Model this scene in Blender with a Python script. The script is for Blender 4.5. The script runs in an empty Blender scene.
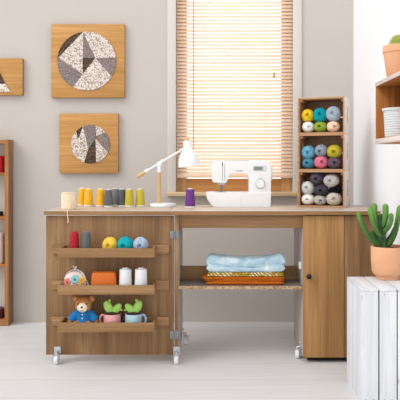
import bpy, bmesh, math, random
from mathutils import Vector, Matrix, noise as mnoise

rnd = random.Random(7)
sc = bpy.context.scene
col = sc.collection
PI = math.pi

# ------------------------------------------------------------------ camera model
F = 667.0                 # focal length in pixels of the 400 px frame
CAM_Y, CAM_Z = -3.4, 1.025
VX, VY = 216.0, 162.0     # principal point


def P(px, py, Y):
    d = Y - CAM_Y
    return Vector(((px - VX) * d / F, Y, CAM_Z - (py - VY) * d / F))


def PX(px, Y):
    return P(px, VY, Y).x


def PZ(py, Y):
    return P(VX, py, Y).z


# ------------------------------------------------------------------ materials
def hx(h):
    v = [int(h[i:i + 2], 16) / 255 for i in (0, 2, 4)]
    return tuple((c / 12.92 if c <= .04045 else ((c + .055) / 1.055) ** 2.4) for c in v) + (1,)


def new_mat(name, rough=.5, spec=.3, metal=0):
    m = bpy.data.materials.new(name)
    m.use_nodes = True
    nt = m.node_tree
    b = nt.nodes['Principled BSDF']
    b.inputs['Roughness'].default_value = rough
    b.inputs['Specular IOR Level'].default_value = spec
    b.inputs['Metallic'].default_value = metal
    return m, nt, b


def coords(nt, scale=(1, 1, 1), rot=(0, 0, 0), loc=(0, 0, 0)):
    tc = nt.nodes.new('ShaderNodeTexCoord')
    mp = nt.nodes.new('ShaderNodeMapping')
    mp.inputs['Scale'].default_value = scale
    mp.inputs['Rotation'].default_value = rot
    mp.inputs['Location'].default_value = loc
    nt.links.new(tc.outputs['Object'], mp.inputs['Vector'])
    return mp.outputs['Vector']


def noise_node(nt, vec, scale, detail=4, rough=.6, dist=0):
    n = nt.nodes.new('ShaderNodeTexNoise')
    n.inputs['Scale'].default_value = scale
    n.inputs['Detail'].default_value = detail
    n.inputs['Roughness'].default_value = rough
    n.inputs['Distortion'].default_value = dist
    nt.links.new(vec, n.inputs['Vector'])
    return n.outputs['Fac']


def ramp(nt, fac, stops, interp='LINEAR'):
    r = nt.nodes.new('ShaderNodeValToRGB')
    r.color_ramp.interpolation = interp
    e = r.color_ramp.elements
    while len(e) < len(stops):
        e.new(.5)
    for k, (p, c) in enumerate(stops):
        e[k].position = p
        e[k].color = c
    nt.links.new(fac, r.inputs['Fac'])
    return r.outputs['Color']


def mixc(nt, fac, a, b, mode='MIX'):
    m = nt.nodes.new('ShaderNodeMix')
    m.data_type = 'RGBA'
    m.blend_type = mode
    for s, v in ((0, fac), (6, a), (7, b)):
        if hasattr(v, 'links') or isinstance(v, bpy.types.NodeSocket):
            nt.links.new(v, m.inputs[s])
        else:
            m.inputs[s].default_value = v
    return m.outputs[2]


def bump(nt, b, fac, strength=.3, dist=.002):
    n = nt.nodes.new('ShaderNodeBump')
    n.inputs['Strength'].default_value = strength
    n.inputs['Distance'].default_value = dist
    nt.links.new(fac, n.inputs['Height'])
    nt.links.new(n.outputs['Normal'], b.inputs['Normal'])


def mul(c, k):
    return tuple(min(1, v * k) for v in c[:3]) + (1,)


def plain(name, h, rough=.5, var=.06, vscale=25, bmp=0, bscale=300, spec=.3, metal=0, stretch=(1, 1, 1)):
    m, nt, b = new_mat(name, rough, spec, metal)
    c = hx(h)
    v = coords(nt, stretch)
    f = noise_node(nt, v, vscale)
    nt.links.new(ramp(nt, f, [(.3, mul(c, 1 - var)), (.7, mul(c, 1 + var))]), b.inputs['Base Color'])
    if bmp:
        bump(nt, b, noise_node(nt, v, bscale, 2), bmp, .002)
    return m


def wood(name, dark, mid, light, axis='z', rough=.5, fine=1.0, knots=False, spec=.3, off=0.0, streak=.72):
    m, nt, b = new_mat(name, rough, spec)
    k = {'x': 0, 'y': 1, 'z': 2}[axis]
    s = [14 * fine] * 3
    s[k] = 0.9 * fine
    v = coords(nt, tuple(s), loc=(off, off, off))
    f1 = noise_node(nt, v, 1.0, 5, .6, .6)
    c1 = ramp(nt, f1, [(.28, hx(dark)), (.5, hx(mid)), (.72, hx(light))])
    s2 = [120 * fine] * 3
    s2[k] = 3 * fine
    f2 = noise_node(nt, coords(nt, tuple(s2)), 1.0, 3, .6)
    g = ramp(nt, f2, [(.3, (streak, streak * .98, streak * .96, 1)), (.65, (1, 1, 1, 1))])
    c2 = mixc(nt, 1.0, c1, g, 'MULTIPLY')
    if knots:
        vo = nt.nodes.new('ShaderNodeTexVoronoi')
        vo.inputs['Scale'].default_value = 1
        s3 = [9.0] * 3
        s3[k] = 3.2
        nt.links.new(coords(nt, tuple(s3)), vo.inputs['Vector'])
        kf = ramp(nt, vo.outputs['Distance'], [(.02, (.72, .68, .64, 1)), (.07, (1, 1, 1, 1))])
        c2 = mixc(nt, 1.0, c2, kf, 'MULTIPLY')
    nt.links.new(c2, b.inputs['Base Color'])
    bump(nt, b, f2, .08, .001)
    return m


def speckle(name, base, spots, scale=210, thr=.5, rough=.8):
    m, nt, b = new_mat(name, rough, .2)
    vo = nt.nodes.new('ShaderNodeTexVoronoi')
    vo.inputs['Scale'].default_value = scale
    nt.links.new(coords(nt), vo.inputs['Vector'])
    sx = nt.nodes.new('ShaderNodeSeparateColor')
    nt.links.new(vo.outputs['Color'], sx.inputs['Color'])
    c = ramp(nt, sx.outputs[0], [(0, hx(spots)), (thr - .08, hx(spots)), (thr + .08, hx(base)), (1, hx(base))])
    nt.links.new(c, b.inputs['Base Color'])
    bump(nt, b, vo.outputs['Distance'], .6, .003)
    return m


M = {}
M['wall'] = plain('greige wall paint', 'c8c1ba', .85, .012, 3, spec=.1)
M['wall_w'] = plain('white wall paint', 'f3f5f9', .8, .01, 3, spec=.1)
M['casing'] = plain('pale casing paint', 'd6cfc8', .7, .01, 5, spec=.2)
M['oak'] = wood('brown oak vertical grain', '6d4e34', '8f6c48', 'aa865e', 'z')
M['oak_door'] = wood('oak vertical grain in lit tone', '9a7042', 'b38552', 'c79b66', 'z', off=3.3)  # lighter, warmer copy of the oak; paints brighter light onto the door
M['oak_x'] = wood('brown oak horizontal grain', '8c6843', 'a17b53', 'b58e65', 'x')
M['oak_top'] = wood('oak top paled as sheen', 'c2b1a0', 'd1c1b0', 'dbcdbf', 'x', .36, spec=.45)  # pale colour carries the top light and window sheen on the brown oak
M['oak_y'] = wood('brown oak depth grain', '86633f', '9a744e', 'ad8560', 'y')
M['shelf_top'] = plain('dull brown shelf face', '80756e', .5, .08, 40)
M['panel_grey'] = plain('pale laminate inner face', 'b6afa9', .6, .03, 8)
M['particle'] = speckle('particleboard edge', 'ccae8d', '8a6444', 230, .38)
M['dark'] = plain('dark brown plinth', '2a211b', .7)  # near-black brown standing in for the shade beneath the right carcass
M['black'] = plain('black plastic', '1d1c1c', .35, .04)
M['steel'] = plain('brushed steel', '8f9094', .42, .05, 60, metal=.85)
M['zinc'] = plain('zinc plated steel', 'c3c6ca', .35, .05, 60, metal=.6)
M['chrome'] = plain('chrome', 'd9dadc', .15, .02, metal=1)
M['wheel'] = plain('white wheel plastic', 'e9ebec', .4, .02)
M['honey_x'] = wood('honey pine horizontal', 'c58547', 'd89b5c', 'e6b077', 'x', .5)
M['honey_z'] = wood('honey pine vertical', 'cf9a62', 'dfae76', 'eac392', 'z', .5)
M['sill'] = wood('pale pine sill', 'd6b487', 'e2c499', 'ecd3ab', 'x', .5)
M['artwood'] = wood('amber plywood', 'c48f4e', 'cf9a5a', 'd8a568', 'x', .55, .8)
M['art_edge'] = wood('amber plywood edge', '9a6a38', 'aa7a45', 'b98950', 'x', .6)
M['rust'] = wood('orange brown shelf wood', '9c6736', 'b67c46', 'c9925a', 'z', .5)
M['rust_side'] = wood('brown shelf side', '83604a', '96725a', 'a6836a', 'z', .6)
M['rust_x'] = wood('orange brown shelf board', '9c6736', 'b67c46', 'c9925a', 'x', .5)
M['crate_x'] = wood('crate pine', 'a87950', 'c0926a', 'd3ab86', 'x', .65, 1.6)
M['crate_in'] = wood('crate pine inside', 'a9866a', 'bb977a', 'cba98f', 'x', .75, 1.6)
M['crate_side'] = wood('washed crate side', 'e6dad2', 'efe4dd', 'f5eeea', 'z', .7, 1.6)
M['white_wood'] = wood('white painted crate wood', 'd0d3d8', 'dfe2e6', 'e8eaed', 'z', .65, 1.3, True, streak=.93)
M['white_wood_y'] = wood('white painted crate wood top', 'd0d3d8', 'dfe2e6', 'e8eaed', 'y', .65, 1.3, True, streak=.93)
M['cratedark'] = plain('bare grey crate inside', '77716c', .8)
M['wshelf'] = wood('shelf interior wood', '9a5d2c', 'b87438', 'cd8d4e', 'z', .6, 1.5)
M['wshelf_w'] = wood('whitewashed shelf wood', 'd8c6bd', 'e6d8d1', 'f0e6e0', 'y', .6, 1.4)
M['terra'] = plain('terracotta', 'e2ab85', .75, .06, 12, .1, 200, spec=.2)
M['soil'] = plain('dark soil', '3a2a20', .95, .4, 150, .8, 120)
M['ceramic'] = plain('white ceramic', 'eef0f2', .3, .01)
M['machine'] = plain('white machine plastic', 'eeeeef', .35, .01, spec=.4)
M['grey_line'] = plain('grey plastic', '8d8f92', .4)
M['lightgrey'] = plain('light grey plastic', 'c9cbce', .4)
M['lcd'] = plain('grey green display', '7d8c88', .2)
M['lamp_white'] = plain('white lamp enamel', 'f0f1f3', .35, .01, spec=.4)
M['lamp_wood'] = wood('light beech', 'd3a869', 'e2bd83', 'ecd0a0', 'z', .5, 2)
M['cactus'] = plain('cactus green', '4c7338', .55, .3, 30, .1, 150)
def cactus_mat():
    m, nt, b = new_mat('cactus skin with paler young tips', .5, .3)
    v = coords(nt)
    sx = nt.nodes.new('ShaderNodeSeparateXYZ')
    nt.links.new(v, sx.inputs[0])
    n = noise_node(nt, v, 60, 3)
    ad = nt.nodes.new('ShaderNodeMath')
    ad.operation = 'MULTIPLY_ADD'
    ad.inputs[1].default_value = .12
    nt.links.new(n, ad.inputs[0])
    nt.links.new(sx.outputs['Z'], ad.inputs[2])
    nt.links.new(ramp(nt, ad.outputs[0], [(.2, hx('3d5f33')), (.3, hx('4c7838')), (.37, hx('6b9a45'))]), b.inputs['Base Color'])
    bump(nt, b, noise_node(nt, v, 150, 2), .1, .002)
    return m


M['cactus'] = cactus_mat()
M['cactus_t'] = plain('cactus trunk dark green', '3c5a35', .7, .25, 60, .2, 120)
M['ball_cactus'] = plain('yellow green ball cactus', '93a347', .7, .25, 120, .8, 160)
M['spine'] = plain('pale spines', 'd8c77a', .7)
M['felt'] = plain('light green felt', 'a6d36c', .95, .12, 90, .3, 400, spec=.05)
M['mugpink'] = plain('pink glazed mug', 'e0a3a3', .3, .03, spec=.4)
M['mugblue'] = plain('pale blue glazed mug', 'a9c9d6', .3, .03, spec=.4)
M['fur'] = plain('brown plush', 'b97f4c', 1, .2, 160, .7, 500, spec=.02)
M['furcream'] = plain('cream plush', 'ece2cf', 1, .05, 160, .5, 500, spec=.02)
M['shirt'] = plain('blue knitted shirt', '2d78b8', .95, .12, 120, .5, 420, spec=.03)
M['orange'] = plain('orange vinyl', 'd9702b', .5, .05, 40, .15, 300)
M['orange_d'] = plain('orange vinyl seam', 'b65a20', .6)
M['purse'] = plain('pink printed cotton', 'efd5cc', .9, .08, 80)
M['blind'] = None


def slat_mat():
    m = bpy.data.materials.new('translucent basswood slat')
    m.use_nodes = True
    nt = m.node_tree
    nt.nodes.clear()
    out = nt.nodes.new('ShaderNodeOutputMaterial')
    d = nt.nodes.new('ShaderNodeBsdfDiffuse')
    t = nt.nodes.new('ShaderNodeBsdfTranslucent')
    mx = nt.nodes.new('ShaderNodeMixShader')
    f = noise_node(nt, coords(nt, (1.2, 30, 55)), 1, 3)
    c = ramp(nt, f, [(.3, hx('f0d9be')), (.7, hx('f7e8d8'))])
    nt.links.new(c, d.inputs['Color'])
    t.inputs['Color'].default_value = hx('fcefe6')
    mx.inputs[0].default_value = .42
    nt.links.new(d.outputs[0], mx.inputs[1])
    nt.links.new(t.outputs[0], mx.inputs[2])
    nt.links.new(mx.outputs[0], out.inputs[0])
    return m


M['blind'] = slat_mat()


def glass_mat():
    m = bpy.data.materials.new('window glass')
    m.use_nodes = True
    nt = m.node_tree
    nt.nodes.clear()
    out = nt.nodes.new('ShaderNodeOutputMaterial')
    t = nt.nodes.new('ShaderNodeBsdfTransparent')
    g = nt.nodes.new('ShaderNodeBsdfGlossy')
    g.inputs['Roughness'].default_value = .02
    mx = nt.nodes.new('ShaderNodeMixShader')
    mx.inputs[0].default_value = .07
    nt.links.new(t.outputs[0], mx.inputs[1])
    nt.links.new(g.outputs[0], mx.inputs[2])
    nt.links.new(mx.outputs[0], out.inputs[0])
    return m


M['glass'] = glass_mat()


def floor_mat():
    m, nt, b = new_mat('white painted floorboards', .42, .35)
    v = coords(nt, (1, 1, 1), loc=(17.3, .011, 0))
    br = nt.nodes.new('ShaderNodeTexBrick')
    br.inputs['Scale'].default_value = 1
    br.inputs['Brick Width'].default_value = 40
    br.inputs['Row Height'].default_value = .248
    br.inputs['Mortar Size'].default_value = .002
    br.inputs['Color1'].default_value = hx('e2e1e2')
    br.inputs['Color2'].default_value = hx('dedcdd')
    br.inputs['Mortar'].default_value = hx('c8c3c2')
    nt.links.new(v, br.inputs['Vector'])
    f = noise_node(nt, coords(nt, (1.5, 26, 1)), 1.4, 5)
    g = ramp(nt, f, [(.3, (.93, .925, .92, 1)), (.65, (1, 1, 1, 1))])
    nt.links.new(mixc(nt, 1, br.outputs['Color'], g, 'MULTIPLY'), b.inputs['Base Color'])
    return m


M['floor'] = floor_mat()


def blue_cloth():
    m, nt, b = new_mat('watercolour blue cotton', .9, .05)
    v = coords(nt, (1, 1, 1.8))
    f = noise_node(nt, v, 14, 4, .55, .8)
    nt.links.new(ramp(nt, f, [(.3, hx('8fb3c6')), (.5, hx('b2ccd8')), (.68, hx('dbe4e7'))]), b.inputs['Base Color'])
    bump(nt, b, noise_node(nt, v, 40, 3), .3, .004)
    return m


def leaf_cloth():
    m, nt, b = new_mat('mustard cotton with white leaf strokes', .9, .05)
    w = nt.nodes.new('ShaderNodeTexWave')
    w.bands_direction = 'DIAGONAL'
    w.inputs['Scale'].default_value = 30
    w.inputs['Distortion'].default_value = 5
    w.inputs['Detail Scale'].default_value = .6
    nt.links.new(coords(nt, (1, .15, 1)), w.inputs['Vector'])
    f = noise_node(nt, coords(nt), 26, 1)
    a = ramp(nt, w.outputs['Fac'], [(.66, (0, 0, 0, 1)), (.76, (1, 1, 1, 1))])
    c = ramp(nt, f, [(.46, (0, 0, 0, 1)), (.52, (1, 1, 1, 1))])
    k = mixc(nt, 1, a, c, 'MULTIPLY')
    nt.links.new(mixc(nt, k, hx('a88a33'), hx('efe8d2')), b.inputs['Base Color'])
    return m


M['cloth_blue'] = blue_cloth()
M['cloth_leaf'] = leaf_cloth()
M['cloth_orange'] = plain('burnt orange cotton', 'b4601f', .9, .1, 30, .25, 60, spec=.05)
M['mos_w'] = speckle('pale pebble mosaic', 'e6ddd6', 'a08672', 190, .36)
M['mos_g'] = speckle('grey mauve pebble mosaic', '988b87', '766a68', 190, .5)
M['mos_d'] = speckle('dark brown pebble mosaic', '6b5444', '3d2f27', 190, .5)
_y = {}


def yarn_mat(h):
    if h not in _y:
        _y[h] = plain('yarn ' + h, h, .95, .1, 70, .25, 500, spec=.04)
    return _y[h]


def thread_mat(h):
    k = 't' + h
    if k not in _y:
        m, nt, b = new_mat('wound thread ' + h, .6, .25)
        w = nt.nodes.new('ShaderNodeTexWave')
        w.bands_direction = 'Z'
        w.inputs['Scale'].default_value = 90
        w.inputs['Distortion'].default_value = 1.5
        nt.links.new(coords(nt), w.inputs['Vector'])
        nt.links.new(ramp(nt, w.outputs['Fac'], [(.2, mul(hx(h), .93)), (.8, mul(hx(h), 1.05))]), b.inputs['Base Color'])
        bump(nt, b, w.outputs['Fac'], .25, .001)
        _y[k] = m
    return _y[k]


# ------------------------------------------------------------------ mesh builder
class MB:
    def __init__(self):
        self.bm = bmesh.new()

    def _mark(self, verts, mi, mat=None):
        if mat is not None:
            bmesh.ops.transform(self.bm, matrix=mat, verts=verts)
        for f in {f for v in verts for f in v.link_faces}:
            f.material_index = mi
        return verts

    def box(self, x0, x1, y0, y1, z0, z1, bev=0.0, mi=0, mat=None, seg=2):
        bm = self.bm
        vs = [bm.verts.new((x, y, z)) for x in (x0, x1) for y in (y0, y1) for z in (z0, z1)]
        fs = [bm.faces.new([vs[i] for i in q]) for q in
              ((0, 1, 3, 2), (4, 6, 7, 5), (0, 4, 5, 1), (2, 3, 7, 6), (0, 2, 6, 4), (1, 5, 7, 3))]
        if bev > 0:
            ed = list({e for f in fs for e in f.edges})
            r = bmesh.ops.bevel(bm, geom=ed, offset=bev, segments=seg, affect='EDGES', profile=.5)
            vs = list({v for f in r['faces'] for v in f.verts} | {v for v in vs if v.is_valid})
        return self._mark(vs, mi, mat)

    def prism(self, pts, y0, y1, bev=0.0, mi=0, mat=None, seg=3):
        """outline in (x, z), pushed along y"""
        bm = self.bm
        a = [bm.verts.new((p[0], y0, p[1])) for p in pts]
        b = [bm.verts.new((p[0], y1, p[1])) for p in pts]
        n = len(pts)
        fs = [bm.faces.new(a), bm.faces.new(b[::-1])]
        for i in range(n):
            fs.append(bm.faces.new((a[i], b[i], b[(i + 1) % n], a[(i + 1) % n])))
        bmesh.ops.recalc_face_normals(bm, faces=fs)
        vs = a + b
        if bev > 0:
            ed = list(set(fs[0].edges) | set(fs[1].edges))
            r = bmesh.ops.bevel(bm, geom=ed, offset=bev, segments=seg, affect='EDGES', profile=.5, clamp_overlap=True)
            vs = list({v for f in r['faces'] for v in f.verts} | {v for v in vs if v.is_valid})
        return self._mark(vs, mi, mat)

    def tube(self, pts, r, seg=10, mi=0, cap=True, mat=None, ribs=0, ribd=0.0):
        bm = self.bm
        pts = [Vector(p) for p in pts]
        n = len(pts)
        rs = r if isinstance(r, (list, tuple)) else [r] * n
        t0 = (pts[1] - pts[0]).normalized()
        up = Vector((0, 0, 1)) if abs(t0.z) < .9 else Vector((1, 0, 0))
        nx = t0.cross(up).normalized()
        rings = []
        for i in range(n):
            t = (pts[min(i + 1, n - 1)] - pts[max(i - 1, 0)])
            t = t.normalized() if t.length > 1e-9 else t0
            nx = (nx - t * nx.dot(t))
            nx = nx.normalized() if nx.length > 1e-9 else t.orthogonal().normalized()
            ny = t.cross(nx)
            ring = []
            for k in range(seg):
                a = 2 * PI * k / seg
                rr = rs[i] * (1 - ribd * (.5 - .5 * math.cos(a * ribs)) if ribs else 1)
                ring.append(bm.verts.new(pts[i] + nx * (rr * math.cos(a)) + ny * (rr * math.sin(a))))
            rings.append(ring)
        for i in range(n - 1):
            for k in range(seg):
                bm.faces.new((rings[i][k], rings[i][(k + 1) % seg], rings[i + 1][(k + 1) % seg], rings[i + 1][k]))
        if cap:
            bm.faces.new(rings[0][::-1])
            bm.faces.new(rings[-1])
        return self._mark([v for q in rings for v in q], mi, mat)

    def paint(self, axis, sign, mi):
        bmesh.ops.recalc_face_normals(self.bm, faces=self.bm.faces)
        self.bm.normal_update()
        for f in self.bm.faces:
            if f.normal[axis] * sign > .9:
                f.material_index = mi

    def lathe(self, prof, c=(0, 0, 0), seg=32, mi=0, mat=None):
        """profile of (radius, z) turned round z through c"""
        bm = self.bm
        rings = []
        for r, z in prof:
            if r < 1e-6:
                rings.append([bm.verts.new((c[0], c[1], c[2] + z))])
            else:
                rings.append([bm.verts.new((c[0] + r * math.cos(2 * PI * k / seg), c[1] + r * math.sin(2 * PI * k / seg), c[2] + z)) for k in range(seg)])
        for a, b in zip(rings, rings[1:]):
            for k in range(seg):
                l = (k + 1) % seg
                if len(a) == 1 and len(b) > 1:
                    bm.faces.new((a[0], b[l], b[k]))
                elif len(b) == 1 and len(a) > 1:
                    bm.faces.new((a[k], a[l], b[0]))
                elif len(a) > 1:
                    bm.faces.new((a[k], a[l], b[l], b[k]))
        return self._mark([v for q in rings for v in q], mi, mat)

    def ell(self, c, r, mi=0, rot=None, u=20, v=12):
        m = Matrix.Translation(c) @ (rot.to_4x4() if rot else Matrix.Identity(4)) @ Matrix.Diagonal((r[0], r[1], r[2], 1))
        g = bmesh.ops.create_uvsphere(self.bm, u_segments=u, v_segments=v, radius=1, matrix=m)
        return self._mark(g['verts'], mi)

    def build(self, name, mats, parent=None, smooth=40, loc=None):
        if not isinstance(mats, (list, tuple)):
            mats = [mats]
        me = bpy.data.meshes.new(name)
        bmesh.ops.recalc_face_normals(self.bm, faces=self.bm.faces)
        self.bm.to_mesh(me)
        self.bm.free()
        for m in mats:
            me.materials.append(m)
        if smooth:
            for p in me.polygons:
                p.use_smooth = True
            me.set_sharp_from_angle(angle=math.radians(smooth))
        o = bpy.data.objects.new(name, me)
        col.objects.link(o)
        if parent:
            o.parent = parent
        if loc:
            o.location = loc
        return o


def tag(o, label=None, cat=None, group=None, kind=None):
    for k, v in (('label', label), ('category', cat), ('group', group), ('kind', kind)):
        if v:
            o[k] = v
    return o


def thing(name, label, cat, loc=(0, 0, 0), rz=0.0, group=None):
    o = bpy.data.objects.new(name, None)
    o.empty_display_size = .05
    if loc[2] > 0 and name not in ('box_shelf', 'wall_art', 'window_blind'):
        loc = (loc[0], loc[1], loc[2] + .0004)   # a hair above what it stands on
    col.objects.link(o)
    o.location = loc
    o.rotation_euler = (0, 0, rz)
    return tag(o, label, cat, group)


def copy_tree(o, parent=None):
    c = o.copy()
    col.objects.link(c)
    c.parent = parent
    for ch in [x for x in bpy.data.objects if x.parent == o]:
        copy_tree(ch, c)
    return c


def one(name, mb, mats, label, cat, group=None, loc=None, rz=0, smooth=40):
    o = mb.build(name, mats, None, smooth, loc)
    o.rotation_euler = (0, 0, rz)
    return tag(o, label, cat, group)


def struct(name, mb, mats, label, cat):
    return tag(mb.build(name, mats), label, cat, kind='structure')


def spline(pts, n=8):
    pts = [Vector(p) for p in pts]
    q = [pts[0] * 2 - pts[1]] + pts + [pts[-1] * 2 - pts[-2]]
    out = []
    for i in range(1, len(q) - 2):
        for k in range(n):
            t = k / n
            a, b, c, d = q[i - 1], q[i], q[i + 1], q[i + 2]
            out.append(.5 * ((2 * b) + (c - a) * t + (2 * a - 5 * b + 4 * c - d) * t * t + (3 * b - a - 3 * c + d) * t ** 3))
    out.append(pts[-1])
    return out


# ================================================================== THE ROOM
WY = .87
WX0, WX1 = PX(176, WY), PX(293, WY)
WZ0, WZ1 = PZ(192, WY), 2.35
RX = .88
mb = MB()
mb.box(-4.2, RX + .15, -4.6, WY + .15, -.1, 0)
struct('floor', mb, M['floor'], 'white painted board floor under the sewing cabinet', 'floor')
mb = MB()
mb.box(-4.2, WX0, WY, WY + .15, 0, 3.0)
mb.box(WX1, RX + .15, WY, WY + .15, 0, 3.0)
mb.box(WX0, WX1, WY, WY + .15, 0, WZ0)
mb.box(WX0, WX1, WY, WY + .15, WZ1, 3.0)
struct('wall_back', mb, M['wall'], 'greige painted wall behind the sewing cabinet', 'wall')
mb = MB()
mb.box(RX, RX + .15, -4.6, WY - .0005, 0, 3.0)
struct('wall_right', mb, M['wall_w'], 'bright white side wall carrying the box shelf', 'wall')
for k, (a, b, s) in enumerate(((167.5, 176, 'beside the bookshelf end'), (293, 301.5, 'beside the yarn crates'))):
    mb = MB()
    mb.box(PX(a, WY), PX(b, WY), WY - .014, WY, WZ0, WZ1 + .05, .003)
    struct('trim_%d' % (k + 1), mb, M['casing'], 'pale vertical window casing ' + s, 'trim')
mb = MB()
mb.box(PX(166.5, .83), PX(299, .83), WY - .055, WY + .13, PZ(196, .83), PZ(192.3, .83), .003)
struct('trim_3', mb, M['sill'], 'pale wooden window sill behind the sewing machine', 'sill')
# window
mb = MB()
fy0, fy1 = WY + .055, WY + .1
sl, sr = PX(187, fy0), PX(281.5, fy0)
bz = PZ(178.5, fy0)
mb.box(WX0, sl, fy0, fy1, WZ0, WZ1, .003, 0)
mb.box(sr, WX1, fy0, fy1, WZ0, WZ1, .003, 0)
mb.box(sl, sr, fy0, fy1, WZ0, bz, .003, 1)
mb.box(sl, sr, fy0, fy1, WZ1 - .07, WZ1, .003, 1)
w = struct('window_1', mb, [M['honey_z'], M['honey_x']], 'honey wood window frame behind the slatted blind', 'window')
mb = MB()
mb.box(sl, sr, fy0 + .02, fy0 + .024, bz, WZ1 - .07)
mb.build('glass_pane', M['glass'], w)

# blind
by = WY + .02
bx0, bx1 = PX(176.6, by), PX(292.6, by)
bl = thing('window_blind', 'pale wooden slatted blind lowered almost to the sill', 'blind', ((bx0 + bx1) / 2, by, PZ(178, by)))
hw = (bx1 - bx0) / 2
pitch = 3.555 * (by - CAM_Y) / F
top = WZ1 - PZ(178, by)
mb = MB()
z = .03
tilt = math.radians(57)
while z < top - .06:
    A = Matrix.Translation((0, 0, z)) @ Matrix.Rotation(tilt, 4, 'X')
    yz = [(-.0125 + .025 * i / 6, .0022 * (1 - ((i - 3) / 3) ** 2)) for i in range(7)]
    lo_ = [[mb.bm.verts.new(A @ Vector((x, a, b - .0006))) for a, b in yz] for x in (-hw, hw)]
    hi_ = [[mb.bm.verts.new(A @ Vector((x, a, b + .0006))) for a, b in yz] for x in (-hw, hw)]
    for i in range(6):
        mb.bm.faces.new((lo_[0][i], lo_[0][i + 1], lo_[1][i + 1], lo_[1][i]))
        mb.bm.faces.new((hi_[0][i], hi_[1][i], hi_[1][i + 1], hi_[0][i + 1]))
    for i in (0, 6):
        mb.bm.faces.new((lo_[0][i], lo_[1][i], hi_[1][i], hi_[0][i]))
    for e in (0, 1):
        mb.bm.faces.new(lo_[e] + hi_[e][::-1])
    z += pitch
mb.build('slats', M['blind'], bl, 30)
mb = MB()
mb.box(-hw, hw, -.012, .012, 0, .019, .004)
mb.build('bottom_rail', M['blind'], bl)
mb = MB()
mb.box(-hw, hw, -.018, .02, top - .045, top - .002, .003)
mb.build('head_rail', M['honey_x'], bl)
xm = (bx0 + bx1) / 2
for px in (203.5, 265.5, 289.5):
    x = PX(px, by) - xm
    mb = MB()
    mb.box(x - .0016, x + .0016, -.0165, -.0158, .01, top - .04)
    mb.build('ladder_tape', M['blind'], bl)
x = PX(193.6, by) - xm
mb = MB()
mb.tube([(x, -.022, top - .05), (x, -.022, PZ(150, by) - PZ(178, by))], .0035, 8)
mb.build('tilt_wand', M['honey_z'], bl)
x = PX(273.8, by) - xm
zt = PZ(78, by) - PZ(178, by)
mb = MB()
mb.tube([(x, -.022, top - .05), (x, -.022, zt + .03)], .0011, 6)
cd = mb.build('pull_cord', M['casing'], bl)
mb = MB()
mb.lathe([(0, 0), (.006, .001), (.0065, .008), (.005, .026), (.0025, .036), (0, .038)], (x, -.022, zt), 12)
mb.build('tassel', M['rust'], cd)

# ================================================================== SEWING CABINET
TOPZ = .7767
cab = thing('sewing_cabinet', 'long brown oak folding sewing cabinet with three trays on its front panel', 'cabinet', (0, .2, 0))
OFF = Vector((0, -.2, 0))


def cpart(name, mb, mats, parent=None, smooth=40):
    o = mb.build(name, mats, parent or cab, smooth)
    if parent is None:
        o.location = OFF
    return o


TY0, TY1 = -.02, .44
seam = PX(169, TY0)
mb = MB()
mb.box(PX(43.5, TY0), seam - .0012, TY0, TY1, TOPZ - .021, TOPZ, .002)
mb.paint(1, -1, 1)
cpart('tabletop', mb, [M['oak_top'], M['oak_x']])
mb = MB()
mb.box(seam + .0012, .835, TY0, TY1, TOPZ - .021, TOPZ, .002)
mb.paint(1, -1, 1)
cpart('tabletop', mb, [M['oak_top'], M['oak_x']])
UZ = TOPZ - .021
# swung-out front panel
lx0, lx1 = PX(46, 0), PX(173.8, 0)
pz0 = PZ(354.8, 0)
mb = MB()
mb.box(lx0, lx1, 0, .018, pz0, UZ - .006, .0015)
panel = cpart('front_panel', mb, M['oak'])
# narrow carcass side beside it
mb = MB()
sx0, sx1 = PX(174.8, 0), PX(178.6, 0)
mb.box(sx0, sx1, .0, .4, pz0, UZ, .001, 0)
mb.paint(0, 1, 1)
cpart('side_panel', mb, [M['oak'], M['panel_grey']])
# right carcass
rx0 = PX(303.2, 0)
REND = .82
rz0 = PZ(357.6, 0)
mb = MB()
mb.box(rx0, rx0 + .018, .019, .4, rz0, UZ, .001, 0)
mb.paint(0, -1, 1)
cpart('side_panel', mb, [M['oak'], M['panel_grey']])
mb = MB()
mb.box(REND - .018, REND, .019, .4, rz0, UZ, .001)
cpart('end_panel', mb, M['oak'])
mb = MB()
mb.box(rx0 + .018, REND - .018, .385, .4, rz0, UZ)
cpart('back_panel', mb, M['oak'])
mb = MB()
mb.box(rx0 + .018, REND - .018, .03, .385, rz0, rz0 + .018)
cpart('bottom_panel', mb, M['oak_x'])
mb = MB()
mb.box(rx0 + .03, REND - .01, .05, .38, 0, rz0)  # recessed dark block added to deepen the shadow gap above the floor
cpart('shadow_gap_block', mb, M['dark'])
mb = MB()
dx1 = PX(344, 0)
mb.box(rx0, dx1, 0, .018, rz0, UZ - .006, .0015)
door = cpart('door', mb, M['oak_door'])
mb = MB()
kx, kz = PX(309, -.02), PZ(276.8, -.02)
kn = [(.006, 0), (.006, .01), (.011, .014), (.0135, .019), (.012, .025), (.006, .028), (0, .0285)]
mb.lathe(kn, (0, 0, 0), 20, 0, Matrix.Translation((kx, 0, kz)) @ Matrix.Rotation(PI / 2, 4, 'X'))
cpart('knob', mb, M['black'], door)
mb = MB()
mb.box(dx1 + .0025, REND, 0, .018, rz0, UZ - .006, .0015)
cpart('fixed_front_panel', mb, M['oak'])
# apron
mb = MB()
mb.box(sx1, rx0, .02, .038, PZ(228, .02), UZ - .005, .001)
cpart('apron', mb, M['oak_x'])
# niche shelf
shz = PZ(286, .01)
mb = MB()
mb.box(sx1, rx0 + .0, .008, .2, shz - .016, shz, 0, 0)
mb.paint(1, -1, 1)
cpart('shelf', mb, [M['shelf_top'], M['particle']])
mb = MB()
mb.box(sx1, rx0, .2, .214, shz - .016, PZ(266, .2), .001)
cpart('shelf_back_rail', mb, M['oak_x'])
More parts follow.
